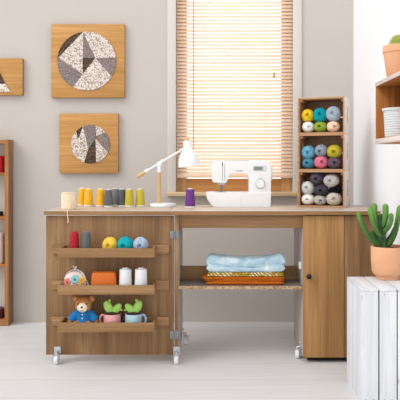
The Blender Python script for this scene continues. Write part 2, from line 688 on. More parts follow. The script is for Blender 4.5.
# hinges
for y0, y1 in ((231, 239), (331, 339)):
    za, zb = PZ(y1, 0), PZ(y0, 0)
    mb = MB()
    mb.box(PX(170, 0), PX(174, 0), -.0025, 0, za, zb, .0008)
    mb.box(PX(174.6, 0), PX(178.4, 0), -.0025, 0, za, zb, .0008)
    mb.tube([(PX(174.3, 0), -.004, za), (PX(174.3, 0), -.004, zb)], .0045, 10)
    for zz in (za + .01, zb - .01):
        for px in (171.6, 176.8):
            mb.ell((PX(px, 0), -.003, zz), (.003, .0015, .003), 0, None, 10, 6)
    cpart('hinge', mb, M['steel'])
# catch inside the niche
mb = MB()
cz = PZ(265, .1)
mb.box(rx0 - .012, rx0 - .0002, .07, .11, cz - .018, cz + .018, .003)
cpart('magnetic_catch', mb, M['wheel'])


# casters
def caster(x, y, side, plate_z):
    """side: 'f' on the front face, +1 on the +x face, -1 on the -x face"""
    mb = MB()
    r = .0245
    if side == 'f':
        mb.box(x - .017, x + .017, y - .003, y, plate_z - .02, plate_z + .02, .002)
        for sx in (-.009, .009):
            mb.ell((x + sx, y - .0035, plate_z + .01), (.003, .002, .003), 0, None, 8, 6)
        mb.tube([(x, y - .003, plate_z - .005), (x, y - .022, plate_z - .008), (x, y - .022, r + .022)], .007, 10)
        cx, cy = x, y - .024
    else:
        mb.box(min(x, x + side * .003), max(x, x + side * .003), y - .018, y + .018, plate_z - .022, plate_z + .03, .001)
        for sz in (-.006, .016):
            mb.tube([(x + side * .003, y, plate_z + sz), (x + side * .012, y, plate_z + sz)], .005, 8)
        mb.tube([(x + side * .003, y, plate_z - .004), (x + side * .022, y, plate_z - .008), (x + side * .022, y, r + .022)], .006, 10)
        cx, cy = x + side * .022, y
    for s in (-1, 1):
        mb.box(cx + s * .0125 - .0015, cx + s * .0125 + .0015, cy - .01, cy + .012, r - .006, r + .028, .001)
    mb.box(cx - .014, cx + .014, cy - .01, cy + .012, r + .0255, r + .0285, .001)
    c = cpart('caster', mb, M['zinc'])
    mb = MB()
    mb.lathe([(0, -.0095), (.014, -.0095), (.02, -.0105), (r - .002, -.009), (r, -.006), (r, .006), (r - .002, .009), (.02, .0105), (.014, .0095), (0, .0095)],
             (0, 0, 0), 28, 0, Matrix.Translation((cx, cy + .004, r)) @ Matrix.Rotation(PI / 2, 4, 'Y'))
    cpart('wheel', mb, M['wheel'], c)


caster(PX(57.5, 0), 0, 'f', pz0 + .022)
caster(PX(176.6, 0), 0, 'f', pz0 + .022)
caster(sx1, .34, 1, pz0 + .03)
caster(rx0, .08, -1, rz0 + .04)

# trays
TF = -.14
trays = []
for y0, y1 in ((248.5, 257.5), (285.4, 294.6), (323, 332.2)):
    zt, zb = PZ(y0, TF), PZ(y1, TF)
    x0, x1 = PX(57.5, TF), PX(154.5, TF)
    mb = MB()
    mb.box(x0, x1, TF, TF + .013, zb, zt, .001, 0)
    mb.box(x0, x0 + .013, TF + .013, -.015, zb, zt, .001, 1)
    mb.box(x1 - .013, x1, TF + .013, -.015, zb, zt, .001, 1)
    mb.box(x0 + .013, x1 - .013, TF + .013, -.015, zb, zb + .009, 0, 0)
    t = cpart('tray', mb, [M['oak_x'], M['oak_y']])
    mb = MB()
    mb.box(PX(51.5, -.015), PX(169, -.015), -.015, 0, zb, zt, .001)
    cpart('mounting_rail', mb, M['oak_x'], t)
    trays.append(zb + .009)


# ================================================================== YARN AND SPOOLS
def yarn_shape(R, Y, Zr, seed, hole=.11):
    """a wound skein whose axis points along y"""
    r_ = random.Random(seed)
    mb = MB()
    s = .0032

    def pt(th, ph, k=1.0):
        rr = hole + (1 - hole) * math.sin(th) ** .75
        n = 1 + .035 * mnoise.noise(Vector((math.cos(ph) * 1.3, math.sin(ph) * 1.3, th * 1.2 + seed)))
        return Vector((math.cos(ph) * rr * R * k * n, -math.cos(th) * (1.0 - .12 * math.sin(th)) * Y * k, math.sin(ph) * rr * Zr * k * n))
    th0 = .12
    prof = []
    nseg, nth = 22, 12
    rings = []
    for i in range(nth + 1):
        th = th0 + (PI - 2 * th0) * i / nth
        rings.append([mb.bm.verts.new(pt(th, 2 * PI * k / nseg, .93)) for k in range(nseg)])
    for a, b in zip(rings, rings[1:]):
        for k in range(nseg):
            mb.bm.faces.new((a[k], a[(k + 1) % nseg], b[(k + 1) % nseg], b[k]))
    for rg, sgn in ((rings[0], 1), (rings[-1], -1)):
        c = mb.bm.verts.new((0, -sgn * Y * .35, 0))
        for k in range(nseg):
            mb.bm.faces.new((rg[k], rg[(k + 1) % nseg], c))
    ph = r_.uniform(0, 6)
    path = []
    N = 46
    for p in range(N):
        tw = 2.05 + r_.uniform(-.12, .12)
        for k in range(13):
            u = k / 13
            th = th0 + (PI - 2 * th0) * u
            if p % 2:
                th = PI - th
            q = pt(th, ph + tw * u, .93 + s / R * .6)
            path.append(q)
        ph += tw
    mb.tube(path, s, 5)
    return mb


def yarn(x, y, z, R, Zr, h, label, group, seed, rz=0, Y=None):
    mb = yarn_shape(R - .001, (Y or R) - .003, Zr - .001, seed)
    o = one('yarn_ball', mb, yarn_mat(h), label, 'yarn', group, (x, y, z), rz, 60)
    o.rotation_euler = (rnd.uniform(-.12, .12), 0, rz + rnd.uniform(-.25, .25))
    o.location.z += .0004
    return o


def spool(x, y, z, r, h, hexc, label, group=None, taper=.8, corec='f2efe9'):
    t = thing('thread_spool', label, 'thread', (x, y, z), 0, group)
    mb = MB()
    mb.lathe([(0, 0), (r * .93, 0), (r, .002), (r, .007), (r * .6, .0075), (r * .3, h), (r * .5, h), (r * .5, h + .004), (r * .3, h + .0045), (r * .25, h - .01), (0, h - .01)], seg=32)
    mb.build('core', plain('spool core', corec, .5, .02), t)
    mb = MB()
    prof = [(r * .5, .0072)]
    for k in range(13):
        u = k / 12
        prof.append((r * (.975 - (1 - taper) * u) + (.0004 if k % 2 else 0), .0075 + (h - .012) * u))
    prof += [(r * taper * .9, h - .002), (r * .45, h - .0005)]
    mb.lathe(prof, seg=36)
    mb.build('wound_thread', thread_mat(hexc), t)
    return t


# table-top spools
G = 'thread spools in a row on the cabinet top'
zt = TOPZ
d = plain('spool core', 'f2efe9')
t = thing('thread_spool', 'fat cream thread spool with a loose end hanging over the table edge', 'thread', (PX(68.7, .065), .065, zt))
mb = MB()
mb.lathe([(0, 0), (.036, 0), (.037, .004), (.02, .0045), (.02, .087), (.034, .0875), (.035, .0905), (.008, .091), (.008, .08), (0, .08)], seg=32)
mb.build('core', plain('cream card core', 'efe6d8'), t)
mb = MB()
mb.lathe([(.02, .0045), (.037, .006)] + [(.0385 - (.0004 if k % 2 else 0), .008 + .076 * k / 16) for k in range(17)] + [(.037, .086), (.02, .0872)], seg=36)
mb.build('wound_thread', thread_mat('efd9bb'), t)
mb = MB()
mb.tube(spline([(.034, -.02, .07), (.030, -.031, .05), (.020, -.04, .03), (.012, -.05, .008), (.0115, -.074, .0035), (.012, -.0875, .0012), (.014, -.0898, -.02), (.017, -.0895, -.046), (.0145, -.0895, -.06)], 6), .0022, 6)
mb.build('thread_tail', thread_mat('f2dcb8'), t)

spool(PX(82.6, .40), .395, zt, .0275, .097, 'eeb52f', 'golden yellow thread spool half hidden behind its twin, next to the cream spool', G)
spool(PX(88.6, .33), .33, zt, .0275, .096, 'f0b832', 'golden yellow thread spool standing in front of its twin, next to the cream spool', G)
spool(PX(100.6, .335), .335, zt, .0275, .096, 'f0b832', 'golden yellow thread spool standing against the first grey spool', G)
spool(PX(109.6, .325), .29, zt, .025, .094, '66676b', 'grey thread spool next to the golden yellow ones', G)
spool(PX(115.3, .40), .395, zt, .025, .096, '85878c', 'pale grey thread spool tucked behind two darker grey ones', G)
spool(PX(121.8, .33), .33, zt, .026, .095, '5d5e62', 'dark grey thread spool standing against the lime ones', G)
spool(PX(129.9, .33), .305, zt, .026, .095, 'c6b640', 'lime yellow thread spool next to the dark grey spool', G)
spool(PX(140.2, .33), .33, zt, .027, .096, 'cabb45', 'lime yellow thread spool at the lamp end of the row', G)
spool(PX(190.2, .235), .235, zt, .0285, .1, '6f3a86', 'purple thread spool alone between the lamp and the sewing machine', None)

# tray 1
TYC = -.075
z1 = trays[0]
g1 = 'yarn balls on the top tray'


def lx(px, Y=TYC):
    return PX(px, Y)


spool(lx(74.4), TYC, z1, .024, .107, 'b3202f', 'red thread spool on the top tray', None, .84, 'a8404a')
spool(lx(86.0), TYC, z1, .026, .107, '67676a', 'grey thread spool beside the red spool on the top tray', None, .84, '8a8a8c')
yarn(lx(110), TYC, z1 + .043, .037, .040, 'eecb55', 'yellow yarn ball on the top tray beside the grey spool', g1, 11)
yarn(lx(125.3), TYC, z1 + .0435, .040, .041, '22a9b4', 'teal yarn ball in the middle of the top tray trio', g1, 12)
yarn(lx(140.6), TYC, z1 + .0425, .038, .040, 'b2c0d3', 'pale blue grey yarn ball at the open end of the top tray', g1, 13)

# tray 2: purse, orange pouch, two white spools
z2 = trays[1]
SC = (TYC - CAM_Y) / F
pu = thing('coin_purse', 'floral coin purse with metal kiss clasp on the middle tray', 'purse', (lx(75.2), TYC, z2))
mb = MB()
n = 26
rows = [(-.022, .0), (-.026, .5), (-.02, .85), (-.008, 1), (.008, 1), (.02, .85), (.026, .5), (.022, 0)]
W, H = .056, .1
mb.ell((0, 0, .043), (.055, .028, .052), 0, None, 32, 18)
vs = [v for v in mb.bm.verts]
for v in vs:
    if v.co.z < .035:
        v.co.z = max(.0, v.co.z)
        v.co.x *= 1.06
mb.build('pouch', M['purse'], pu, 60)
mb = MB()
fr = [(.052 * math.cos(a), -.004, .044 + .058 * math.sin(a)) for a in [PI * k / 20 for k in range(21)]]
mb.tube(fr, .003, 8)
fr2 = [(p[0], .006, p[2]) for p in fr]
mb.tube(fr2, .003, 8)
mb.tube([(-.004, -.004, .101), (.006, -.004, .113)], .0022, 8)
mb.tube([(.004, .006, .101), (-.006, .006, .113)], .0022, 8)
mb.ell((.007, -.004, .116), (.0055, .0055, .0055), 0)
mb.ell((-.007, .006, .116), (.0055, .0055, .0055), 0)
mb.build('clasp_frame', M['chrome'], pu)
mb = MB()
ch = spline([(.045, 0, .06), (.058, .0, .045), (.07, -.01, .02), (.082, -.02, .004), (.074, -.035, .003)], 8)
for a, b in zip(ch, ch[1:]):
    mb.ell((a + b) / 2, (.0028, .0022, .0028), 0, None, 8, 6)
mb.build('chain', M['chrome'], pu)


def flower(cx, cz, r, hexc, chx, n=6):
    mb = MB()
    for k in range(n):
        a = 2 * PI * k / n + .3
        x, zz = cx + r * .62 * math.cos(a), cz + r * .62 * math.sin(a)
        q = max(.05, 1 - (x / .055) ** 2 - ((zz - .043) / .052) ** 2)
        yy = -.028 * math.sqrt(q)
        mb.ell((x, yy, zz), (r * .42, .003, r * .42), 0, None, 12, 6)
    q = max(.05, 1 - (cx / .055) ** 2 - ((cz - .043) / .052) ** 2)
    mb.ell((cx, -.028 * math.sqrt(q) - .002, cz), (r * .3, .003, r * .3), 1, None, 12, 6)
    mb.build('printed_flower', [plain('petal ' + hexc, hexc, .8), plain('flower centre ' + chx, chx, .8)], pu)


flower(.004, .058, .023, '8fc8c9', '3f8aa0', 8)
flower(-.033, .044, .021, 'e08a7c', 'c24a50')
flower(.035, .05, .018, 'f2c23a', 'e08f2a')
flower(.014, .026, .014, 'ef9a6b', 'd8573c', 5)
flower(-.015, .022, .012, 'f0d27a', 'cf7d4a', 5)

po = thing('zip_pouch', 'orange rectangular pouch beside the floral purse', 'pouch', (lx(104.2), TYC, z2))
mb = MB()
hw_, hh = .0635, .092
out = [(-hw_ * .97, 0), (hw_ * .97, 0), (hw_, .02), (hw_ * .95, hh * .75), (hw_ * .9, hh * .93), (hw_ * .8, hh), (-hw_ * .8, hh), (-hw_ * .9, hh * .93), (-hw_ * .95, hh * .75), (-hw_, .02)]
mb.prism(out, -.028, .028, .012, 0, None, 4)
mb.build('body', M['orange'], po, 50)
mb = MB()
zp = [(-hw_ * .86, 0, hh * .9)] + [(hw_ * .8 * (2 * k / 10 - 1), 0, hh + .0005) for k in range(11)] + [(hw_ * .86, 0, hh * .9)]
mb.tube(zp, .0022, 6)
mb.build('zip', M['orange_d'], po)
for k, px in enumerate((125.4, 141)):
    spool(lx(px), TYC, z2, .0325, .108, 'eceef0', ['white thread spool next to the orange pouch', 'white thread spool at the open end of the middle tray'][k], 'white spools on the middle tray', .93, 'f4f4f4')

# tray 3: teddy and two cactus mugs
z3 = trays[2]
bear = thing('teddy_bear', 'brown teddy bear in a blue buttoned shirt sitting on the bottom tray', 'toy', (lx(83.4), -.068, z3))
mb = MB()
mb.ell((0, 0, .042), (.034, .03, .042))
mb.ell((0, -.004, .114), (.043, .036, .039))
mb.ell((-.015, -.02, .104), (.024, .02, .022))
mb.ell((.015, -.02, .104), (.024, .02, .022))
for s in (-1, 1):
    mb.ell((s * .0395, .004, .139), (.0175, .009, .0175))
    mb.tube([(s * .024, -.002, .075), (s * .048, -.008, .05), (s * .064, -.016, .028), (s * .067, -.02, .02)], [.017, .016, .0145, .011], 12)
    mb.ell((s * .066, -.02, .021), (.0125, .0125, .012))
    mb.tube([(s * .018, -.008, .02), (s * .028, -.03, .0185), (s * .032, -.04, .018)], [.019, .018, .016], 12)
    mb.ell((s * .033, -.043, .022), (.0145, .009, .0165))
b = mb.build('body', M['fur'], bear)
md = b.modifiers.new('remesh', 'REMESH')
md.mode = 'VOXEL'
md.voxel_size = .0026
md.use_smooth_shade = True
sm = b.modifiers.new('smooth', 'SMOOTH')
sm.iterations = 4
for s in (-1, 1):
    mb = MB()
    mb.ell((s * .0405, -.0045, .139), (.0105, .004, .0105))
    mb.build('inner_ear', plain('light brown plush', 'c3926a', 1, .1, 160), bear)
    mb = MB()
    mb.ell((s * .0195, -.0375, .121), (.0042, .003, .0042))
    mb.build('eye', M['black'], bear)
mb = MB()
mb.ell((0, -.031, .103), (.0265, .018, .0255))
mz = mb.build('muzzle', M['furcream'], bear)
mb = MB()
mb.ell((0, -.049, .107), (.0062, .004, .0045))
mb.build('nose', M['black'], mz)
mb = MB()
mb.tube([(-.008, -.0465, .09), (-.004, -.0485, .0885), (0, -.0488, .0905), (.004, -.0485, .0885), (.008, -.0465, .09)], .0011, 6)
mb.build('mouth', M['black'], mz)
mb = MB()
mb.ell((0, 0, .046), (.0385, .034, .04))
mb.ell((0, -.002, .03), (.04, .036, .024))
for s in (-1, 1):
    mb.tube([(s * .02, -.001, .075), (s * .046, -.007, .053), (s * .062, -.0145, .034)], [.0205, .0205, .0215], 14)
mb.lathe([(.019, .078), (.027, .078), (.03, .073), (.027, .068)], (0, -.004, 0), 20)
s_ = mb.build('shirt', M['shirt'], bear)
md = s_.modifiers.new('remesh', 'REMESH')
md.mode = 'VOXEL'
md.voxel_size = .0024
md.use_smooth_shade = True
mb = MB()
mb.prism([(-.024, .08), (-.004, .073), (-.014, .06)], -.037, -.03, .001)
mb.prism([(.024, .08), (.014, .06), (.004, .073)], -.037, -.03, .001)
mb.build('collar', M['shirt'], s_)
for zz, yy in ((.067, -.034), (.049, -.0355), (.028, -.038)):
    mb = MB()
    mb.lathe([(0, 0), (.003, 0), (.0036, .001), (.003, .002), (0, .0015)], (0, 0, 0), 14, 0, Matrix.Translation((0, yy, zz)) @ Matrix.Rotation(PI / 2, 4, 'X'))
    mb.build('button', M['ceramic'], s_)


def cactus_mug(px, hexm, side, pads, label):
    t = thing('potted_cactus', label, 'potted plant', (lx(px), TYC, z3), 0, 'cactus mugs on the bottom tray')
    r, h = .0425, .068
    mb = MB()
    mb.lathe([(0, 0), (r * .8, 0), (r * .9, .003), (r * .97, .012), (r, .03), (r, h - .002), (r * .985, h), (r * .94, h - .001), (r * .93, .008), (0, .006)], seg=36)
    mug = mb.build('mug', hexm, t)
    mb = MB()
    mb.tube(spline([(side * r * .95, 0, h * .84), (side * (r + .010), 0, h * .88), (side * (r + .0185), 0, h * .62), (side * (r + .014), 0, h * .32), (side * r * .95, 0, h * .2)], 6), .0052, 10)
    mb.build('handle', hexm, mug)
    mb = MB()
    mb.lathe([(r * .93, h - .012), (r * .8, h - .003), (r * .4, h + .007), (0, h + .009)], seg=24)
    mb.build('soil', M['soil'], t)
    for (x, zz, rx_, rz_, a) in pads:
        mb = MB()
        mb.ell((x, 0, zz), (rx_, rx_ * .55, rz_), 0, Matrix.Rotation(a, 3, 'Y'), 24, 16)
        mb.build('cactus_pad', M['felt'], t)
    return t


cactus_mug(112.2, M['mugpink'], -1,
           [(-.0195, .099, .0215, .034, -.42), (.022, .091, .0185, .032, .72), (-.013, .131, .0055, .008, .1), (.044, .086, .008, .006, .3)],
           'pink mug with a forked light green cactus beside the teddy bear')
cactus_mug(133.6, M['mugblue'], 1,
           [(-.018, .091, .0185, .032, -.75), (.0195, .1, .0205, .035, .42), (.014, .133, .0065, .008, .1), (-.043, .083, .007, .005, -.3)],
           'pale blue mug with a forked light green cactus at the end of the bottom tray')

# ================================================================== FOLDED CLOTHS
def cloth(name, x0, x1, y0, y1, layers, mats, label, seed, zf, ex=.55, amp=1.0):
    """layers: list of (z0, z1, dx0, dx1); each a soft folded slab whose front edge is a rounded fold"""
    mb = MB()
    for li, (za, zb, da, db) in enumerate(layers):
        nx, m = 44, 22
        xa, xb = x0 + da, x1 + db
        rings = []
        for i in range(nx + 1):
            u = i / nx
            e = min(1, min(u, 1 - u) * 22 + .25)
            x = xa + (xb - xa) * u
            yf = y0 + .006 * amp * mnoise.noise(Vector((x * 9, li * 3.1, seed))) + .004 * (li % 2)
            yb = y1
            dz = .003 * amp * mnoise.noise(Vector((x * 14, li * 5.3, seed + 9)))
            zl, zh = za, zb + zf(x) + dz
            zl2 = zl + (zf(x) * za / max(zb, 1e-6)) * 0
            ring = []
            for k in range(m):
                a = 2 * PI * k / m
                c, s = math.cos(a), math.sin(a)
                yy = (yf + yb) / 2 - (yb - yf) / 2 * math.copysign(abs(c) ** .25, c)
                zz = (zl2 + zh) / 2 + (zh - zl2) / 2 * math.copysign(abs(s) ** ex, s) * e
                ring.append(mb.bm.verts.new((x, yy, zz)))
            rings.append(ring)
        for a, b in zip(rings, rings[1:]):
            for k in range(m):
                mb.bm.faces.new((a[k], a[(k + 1) % m], b[(k + 1) % m], b[k]))
        mb.bm.faces.new(rings[0][::-1])
        mb.bm.faces.new(rings[-1])
    return mb


FY = .03
q = (FY - CAM_Y) / F
cx = PX(244.5, FY)


def fx(px):
    return PX(px, FY) - cx


FG = 'folded cloths on the niche shelf'
flat = lambda x: 0
mb = cloth('a', fx(203.5), fx(284), 0, .14, [(0, .02, .012, 0), (.017, .033, .004, .003), (.029, .043, -.006, .002)], None, '', 1, flat)
one('folded_cloth', mb, M['cloth_orange'], 'burnt orange folded cloth lowest of the stack on the niche shelf', 'cloth', FG, (cx, FY, shz + .0004), 0, 60)
mb = cloth('a', fx(207.5), fx(284), 0, .135, [(0, .012, 0, 0), (.010, .0225, .003, -.002)], None, '', 2, flat)
one('folded_cloth', mb, M['cloth_leaf'], 'mustard folded cloth with white leaf pattern, middle of the stack', 'cloth', FG, (cx, FY + .002, shz + .0435), 0, 60)


def bl_top(x):
    u = (x - fx(206)) / (fx(285) - fx(206))
    return .012 * math.exp(-((u - .06) / .12) ** 2) + .014 * math.exp(-((u - .97) / .12) ** 2) - .004 * math.exp(-((u - .5) / .2) ** 2)


mb = cloth('a', fx(206.3), fx(285), 0, .13, [(0, .03, .002, 0), (.022, .074, 0, .003)], None, '', 3, bl_top, .32, 1.6)
for v in mb.bm.verts:
    v.co.z = max(v.co.z, 0)
one('folded_cloth', mb, M['cloth_blue'], 'pale blue watercolour folded cloth on top of the stack', 'cloth', FG, (cx, FY + .003, shz + .0665), 0, 60)

# ================================================================== DESK LAMP
LY = .31
lk = (LY - CAM_Y) / F
y0 = VY + (CAM_Z - TOPZ) / lk
lamp = thing('desk_lamp', 'white desk lamp with wooden stem and balanced arm', 'lamp', (PX(163, LY), LY, TOPZ))


def lp(px, py, y=0.0):
    return Vector(((px - 163) * lk, y, (y0 - py) * lk))


mb = MB()
mb.lathe([(0, 0), (.069, 0), (.0715, .003), (.0715, .014), (.069, .018), (0, .0185)], seg=48)
mb.build('base', M['lamp_white'], lamp)
mb = MB()
mb.tube([lp(159, 203.6), lp(159.2, 172)], [.0105, .0095], 16)
mb.build('stem', M['lamp_wood'], lamp)
mb = MB()
mb.tube([lp(159.2, 172.4), lp(159.3, 166)], .0105, 14)
mb.ell(lp(159.4, 164.3), (.015, .013, .015))
mb.tube([lp(159.4, 164.3, -.017), lp(159.4, 164.3, .017)], .006, 12)
mb.tube([lp(159.4, 164), lp(162.5, 159.5)], .005, 8)
mb.build('joint', M['lamp_white'], lamp)
mb = MB()
mb.tube([lp(145.5, 171.8), lp(184, 148.5)], .0055, 12)
mb.tube([lp(145.5, 171.8), lp(148.3, 170.1)], .0105, 12)
arm = mb.build('arm', M['lamp_white'], lamp)
mb = MB()
mb.tube([lp(136.8, 177.2), lp(138, 176.5), lp(145.5, 171.8)], [.008, .0105, .0105], 14)
mb.build('counterweight', M['lamp_wood'], arm)
sh = lp(189.3, 166.5)
A = Matrix.Translation(sh) @ Matrix.Rotation(math.radians(-5), 4, 'Y')
mb = MB()
R = .0605
prof = [(R, 0), (R * .985, .018), (R * .93, .04), (R * .82, .06), (R * .62, .08), (R * .42, .096), (R * .36, .104), (R * .36, .138), (R * .32, .143), (0, .144)]
inn = [(0, .1), (R * .34, .1), (R * .58, .078), (R * .79, .058), (R * .9, .039), (R * .96, .018), (R * .972, .0)]
mb.lathe(inn + prof, (0, 0, 0), 44, 0, A)
shade = mb.build('lamp_shade', M['lamp_white'], lamp)
mb = MB()
mb.tube([A @ Vector((0, 0, .143)), A @ Vector((0, 0, .157))], .0125, 16)
mb.build('switch_cap', M['lamp_wood'], shade)
mb = MB()
mb.ell(A @ Vector((0, 0, .045)), (.024, .024, .03))
mb.tube([A @ Vector((0, 0, .065)), A @ Vector((0, 0, .1))], .013, 14)
mb.build('bulb', M['ceramic'], shade)

# ================================================================== SEWING MACHINE
MY = .345
mk = .0055
sm_ = thing('sewing_machine', 'white electronic sewing machine with grey display and round dial', 'sewing machine', (PX(238.5, .27), MY, TOPZ))


def mp(px, py):
    return ((px - 238.5) * mk, (207.2 - py) * mk)


def rounded(pts, r=.004, n=4):
    """polygon with every corner cut to an arc; pts (x, z[, radius])"""
    out = []
    m = len(pts)
    for i in range(m):
        p = Vector(pts[i][:2])
        rr = pts[i][2] if len(pts[i]) > 2 else r
        a, b = Vector(pts[i - 1][:2]), Vector(pts[(i + 1) % m][:2])
        u, v = (a - p), (b - p)
        rr = min(rr, u.length * .45, v.length * .45)
        s, e = p + u.normalized() * rr, p + v.normalized() * rr
        for k in range(n + 1):
            t = k / n
            out.append(tuple(s * (1 - t) ** 2 + p * 2 * t * (1 - t) + e * t * t))
    return out


fy = -.075
body = [mp(249, 194) + (.001,), mp(271, 194) + (.001,), mp(271.2, 161.6) + (.02,), mp(213, 160.6) + (.03,), mp(211.4, 166) + (.01,), mp(212.3, 182.5) + (.012,),
        mp(226.5, 183.3) + (.01,), mp(228.5, 176.5) + (.012,), mp(231, 173.4) + (.012,), mp(246, 173.2) + (.02,), mp(249, 177.5) + (.012,)]
mb = MB()
mb.prism(rounded(body), fy + .008, -fy - .012, .008, 0, None, 4)
bd = mb.build('body', M['machine'], sm_, 50)
bed = [mp(206, 192.6) + (.004,), mp(206.8, 199) + (.02,), mp(213, 207.2) + (.012,), mp(270.5, 207.2) + (.008,), mp(271.3, 192.6) + (.003,)]
mb = MB()
mb.prism(rounded(bed), fy, -fy, .005, 0, None, 4)
mb.box(mp(215, 0)[0], mp(226, 0)[0], -.05, .02, mp(0, 192.6)[1], mp(0, 192.6)[1] + .0015, .0005, 1)
x_ = mp(241, 0)[0]
mb.box(x_ - .0006, x_ + .0006, fy - .0004, fy + .002, mp(0, 206)[1], mp(0, 194)[1], 0, 2)
mb.build('bed', [M['machine'], M['steel'], M['lightgrey']], sm_, 50)
ff = fy + .008
mb = MB()
mb.prism(rounded([mp(253.2, 171.3), mp(266.6, 171.3), mp(266.6, 165.9), mp(253.2, 165.9)], .002), ff - .0012, ff + .002, .0005, 0)
dp = mb.build('display_surround', M['lightgrey'], sm_)
mb = MB()
mb.prism(rounded([mp(254, 170.3), mp(262.6, 170.3), mp(262.6, 167), mp(254, 167)], .001), ff - .002, ff + .002, 0, 0)
mb.build('screen', M['lcd'], dp)
for py in (167.7, 169.7):
    mb = MB()
    mb.ell((mp(265, 0)[0], ff - .0012, mp(0, py)[1]), (.0048, .0014, .0042))
    mb.build('button', M['machine'], dp)


def disc(px, py, r, h, mats, name, mi=0, ring=True):
    mb = MB()
    A = Matrix.Translation((mp(px, 0)[0], ff, mp(0, py)[1])) @ Matrix.Rotation(PI / 2, 4, 'X')
    mb.lathe([(r * 1.08, -.001), (r * 1.08, .0012), (r * .98, .0014)], (0, 0, 0), 32, 1, A)
    mb.lathe([(r * .98, 0), (r * .96, h * .8), (r * .88, h), (r * .5, h * .96), (0, h * .95)], (0, 0, 0), 32, 0, A)
    return mb.build(name, mats, sm_)


disc(260.4, 184, .0245, .012, [M['machine'], M['grey_line']], 'pattern_dial')
disc(260.2, 176.9, .0098, .006, [M['machine'], M['grey_line']], 'small_dial')
mb = MB()
x_, z_ = mp(271.2, 174)
mb.lathe([(0, 0), (.034, 0), (.038, .003), (.038, .011), (.035, .0155), (0, .016)], (0, 0, 0), 36, 0, Matrix.Translation((x_ - .002, .005, z_)) @ Matrix.Rotation(PI / 2, 4, 'Y'))
mb.build('handwheel', M['machine'], sm_)
mb = MB()
x_ = mp(222.5, 0)[0]
mb.box(x_ - .0012, x_ + .0012, ff - .0006, ff + .002, mp(0, 181)[1], mp(0, 164)[1], 0, 0)
mb.box(x_ - .0022, x_ + .0022, ff - .0012, ff + .002, mp(0, 166.5)[1], mp(0, 162.4)[1], .0006, 1)
x_ = mp(224.7, 0)[0]
mb.box(x_ - .0011, x_ + .0011, ff - .0006, ff + .002, mp(0, 181)[1], mp(0, 164)[1], 0, 0)
mb.build('thread_guide', [M['grey_line'], M['black']], sm_)
mb = MB()
x_ = mp(221, 0)[0]
mb.tube([(x_, -.02, mp(0, 184.5)[1]), (x_, -.02, mp(0, 189)[1])], .004, 10)
mb.tube([(x_, -.02, mp(0, 188)[1]), (x_, -.02, mp(0, 192.7)[1])], [.0014, .0006], 8)
mb.tube([(x_ - .004, -.02, mp(0, 187.5)[1]), (x_ + .011, -.02, mp(0, 187.5)[1])], .003, 8)
mb.build('needle_bar', M['steel'], sm_)
mb = MB()
x_ = mp(221.3, 0)[0]
mb.tube([(x_ + .004, -.012, mp(0, 183)[1]), (x_ + .004, -.012, mp(0, 190.5)[1])], .003, 10)
for s in (-1, 1):
    mb.box(x_ - .001 + s * .0055 - .003, x_ - .001 + s * .0055 + .003, -.045, -.004, mp(0, 192.3)[1], mp(0, 191.6)[1], .001)
mb.box(x_ - .008, x_ + .008, -.012, -.004, mp(0, 192)[1], mp(0, 190.2)[1], .001)
mb.box(mp(218, 0)[0], mp(225, 0)[0], -.03, .01, mp(0, 185.4)[1], mp(0, 182.8)[1], .003, 1)
mb.build('presser_foot', [M['steel'], M['lightgrey']], sm_)
mb = MB()
x_, z_ = mp(261, 161.2)
mb.tube([(x_, -.01, z_ - .004), (x_, -.01, z_ + .012)], .003, 8)
mb.lathe([(0, 0), (.008, 0), (.008, .003), (.003, .004)], (x_, -.01, z_ + .002), 14)
mb.build('bobbin_winder', M['lightgrey'], sm_)
mb = MB()
mb.box(mp(233, 0)[0], mp(250, 0)[0], -.006, .006, mp(0, 161.2)[1], mp(0, 160.3)[1], .002)
mb.build('carry_handle', M['lightgrey'], sm_)
cu = bpy.data.curves.new('maker_mark', 'FONT')
cu.body = 'brother'
cu.size = .0135
cu.align_x = 'CENTER'
cu.extrude = .0004
tmp = bpy.data.objects.new('maker_mark', cu)
col.objects.link(tmp)
me = bpy.data.meshes.new_from_object(tmp.evaluated_get(bpy.context.evaluated_depsgraph_get()))
bpy.data.objects.remove(tmp)
lg = bpy.data.objects.new('maker_mark', me)
me.materials.clear()
me.materials.append(M['grey_line'])
col.objects.link(lg)
lg.parent = sm_
lg.location = (mp(239.6, 0)[0], ff - .0006, mp(0, 171.6)[1])
lg.rotation_euler = (PI / 2, 0, 0)

# ================================================================== YARN CRATES
CW, CD, CH = .257, .185, .2005
TH = math.radians(-20)     # turned so that its open front looks a little to the lamp
Bx, By = PX(344.6, .19), .19
u_ = Vector((math.cos(TH), math.sin(TH), 0))
b_ = Vector((-math.sin(TH), math.cos(TH), 0))
CC = Vector((Bx, By, 0)) - u_ * (CW / 2) + b_ * (CD / 2)


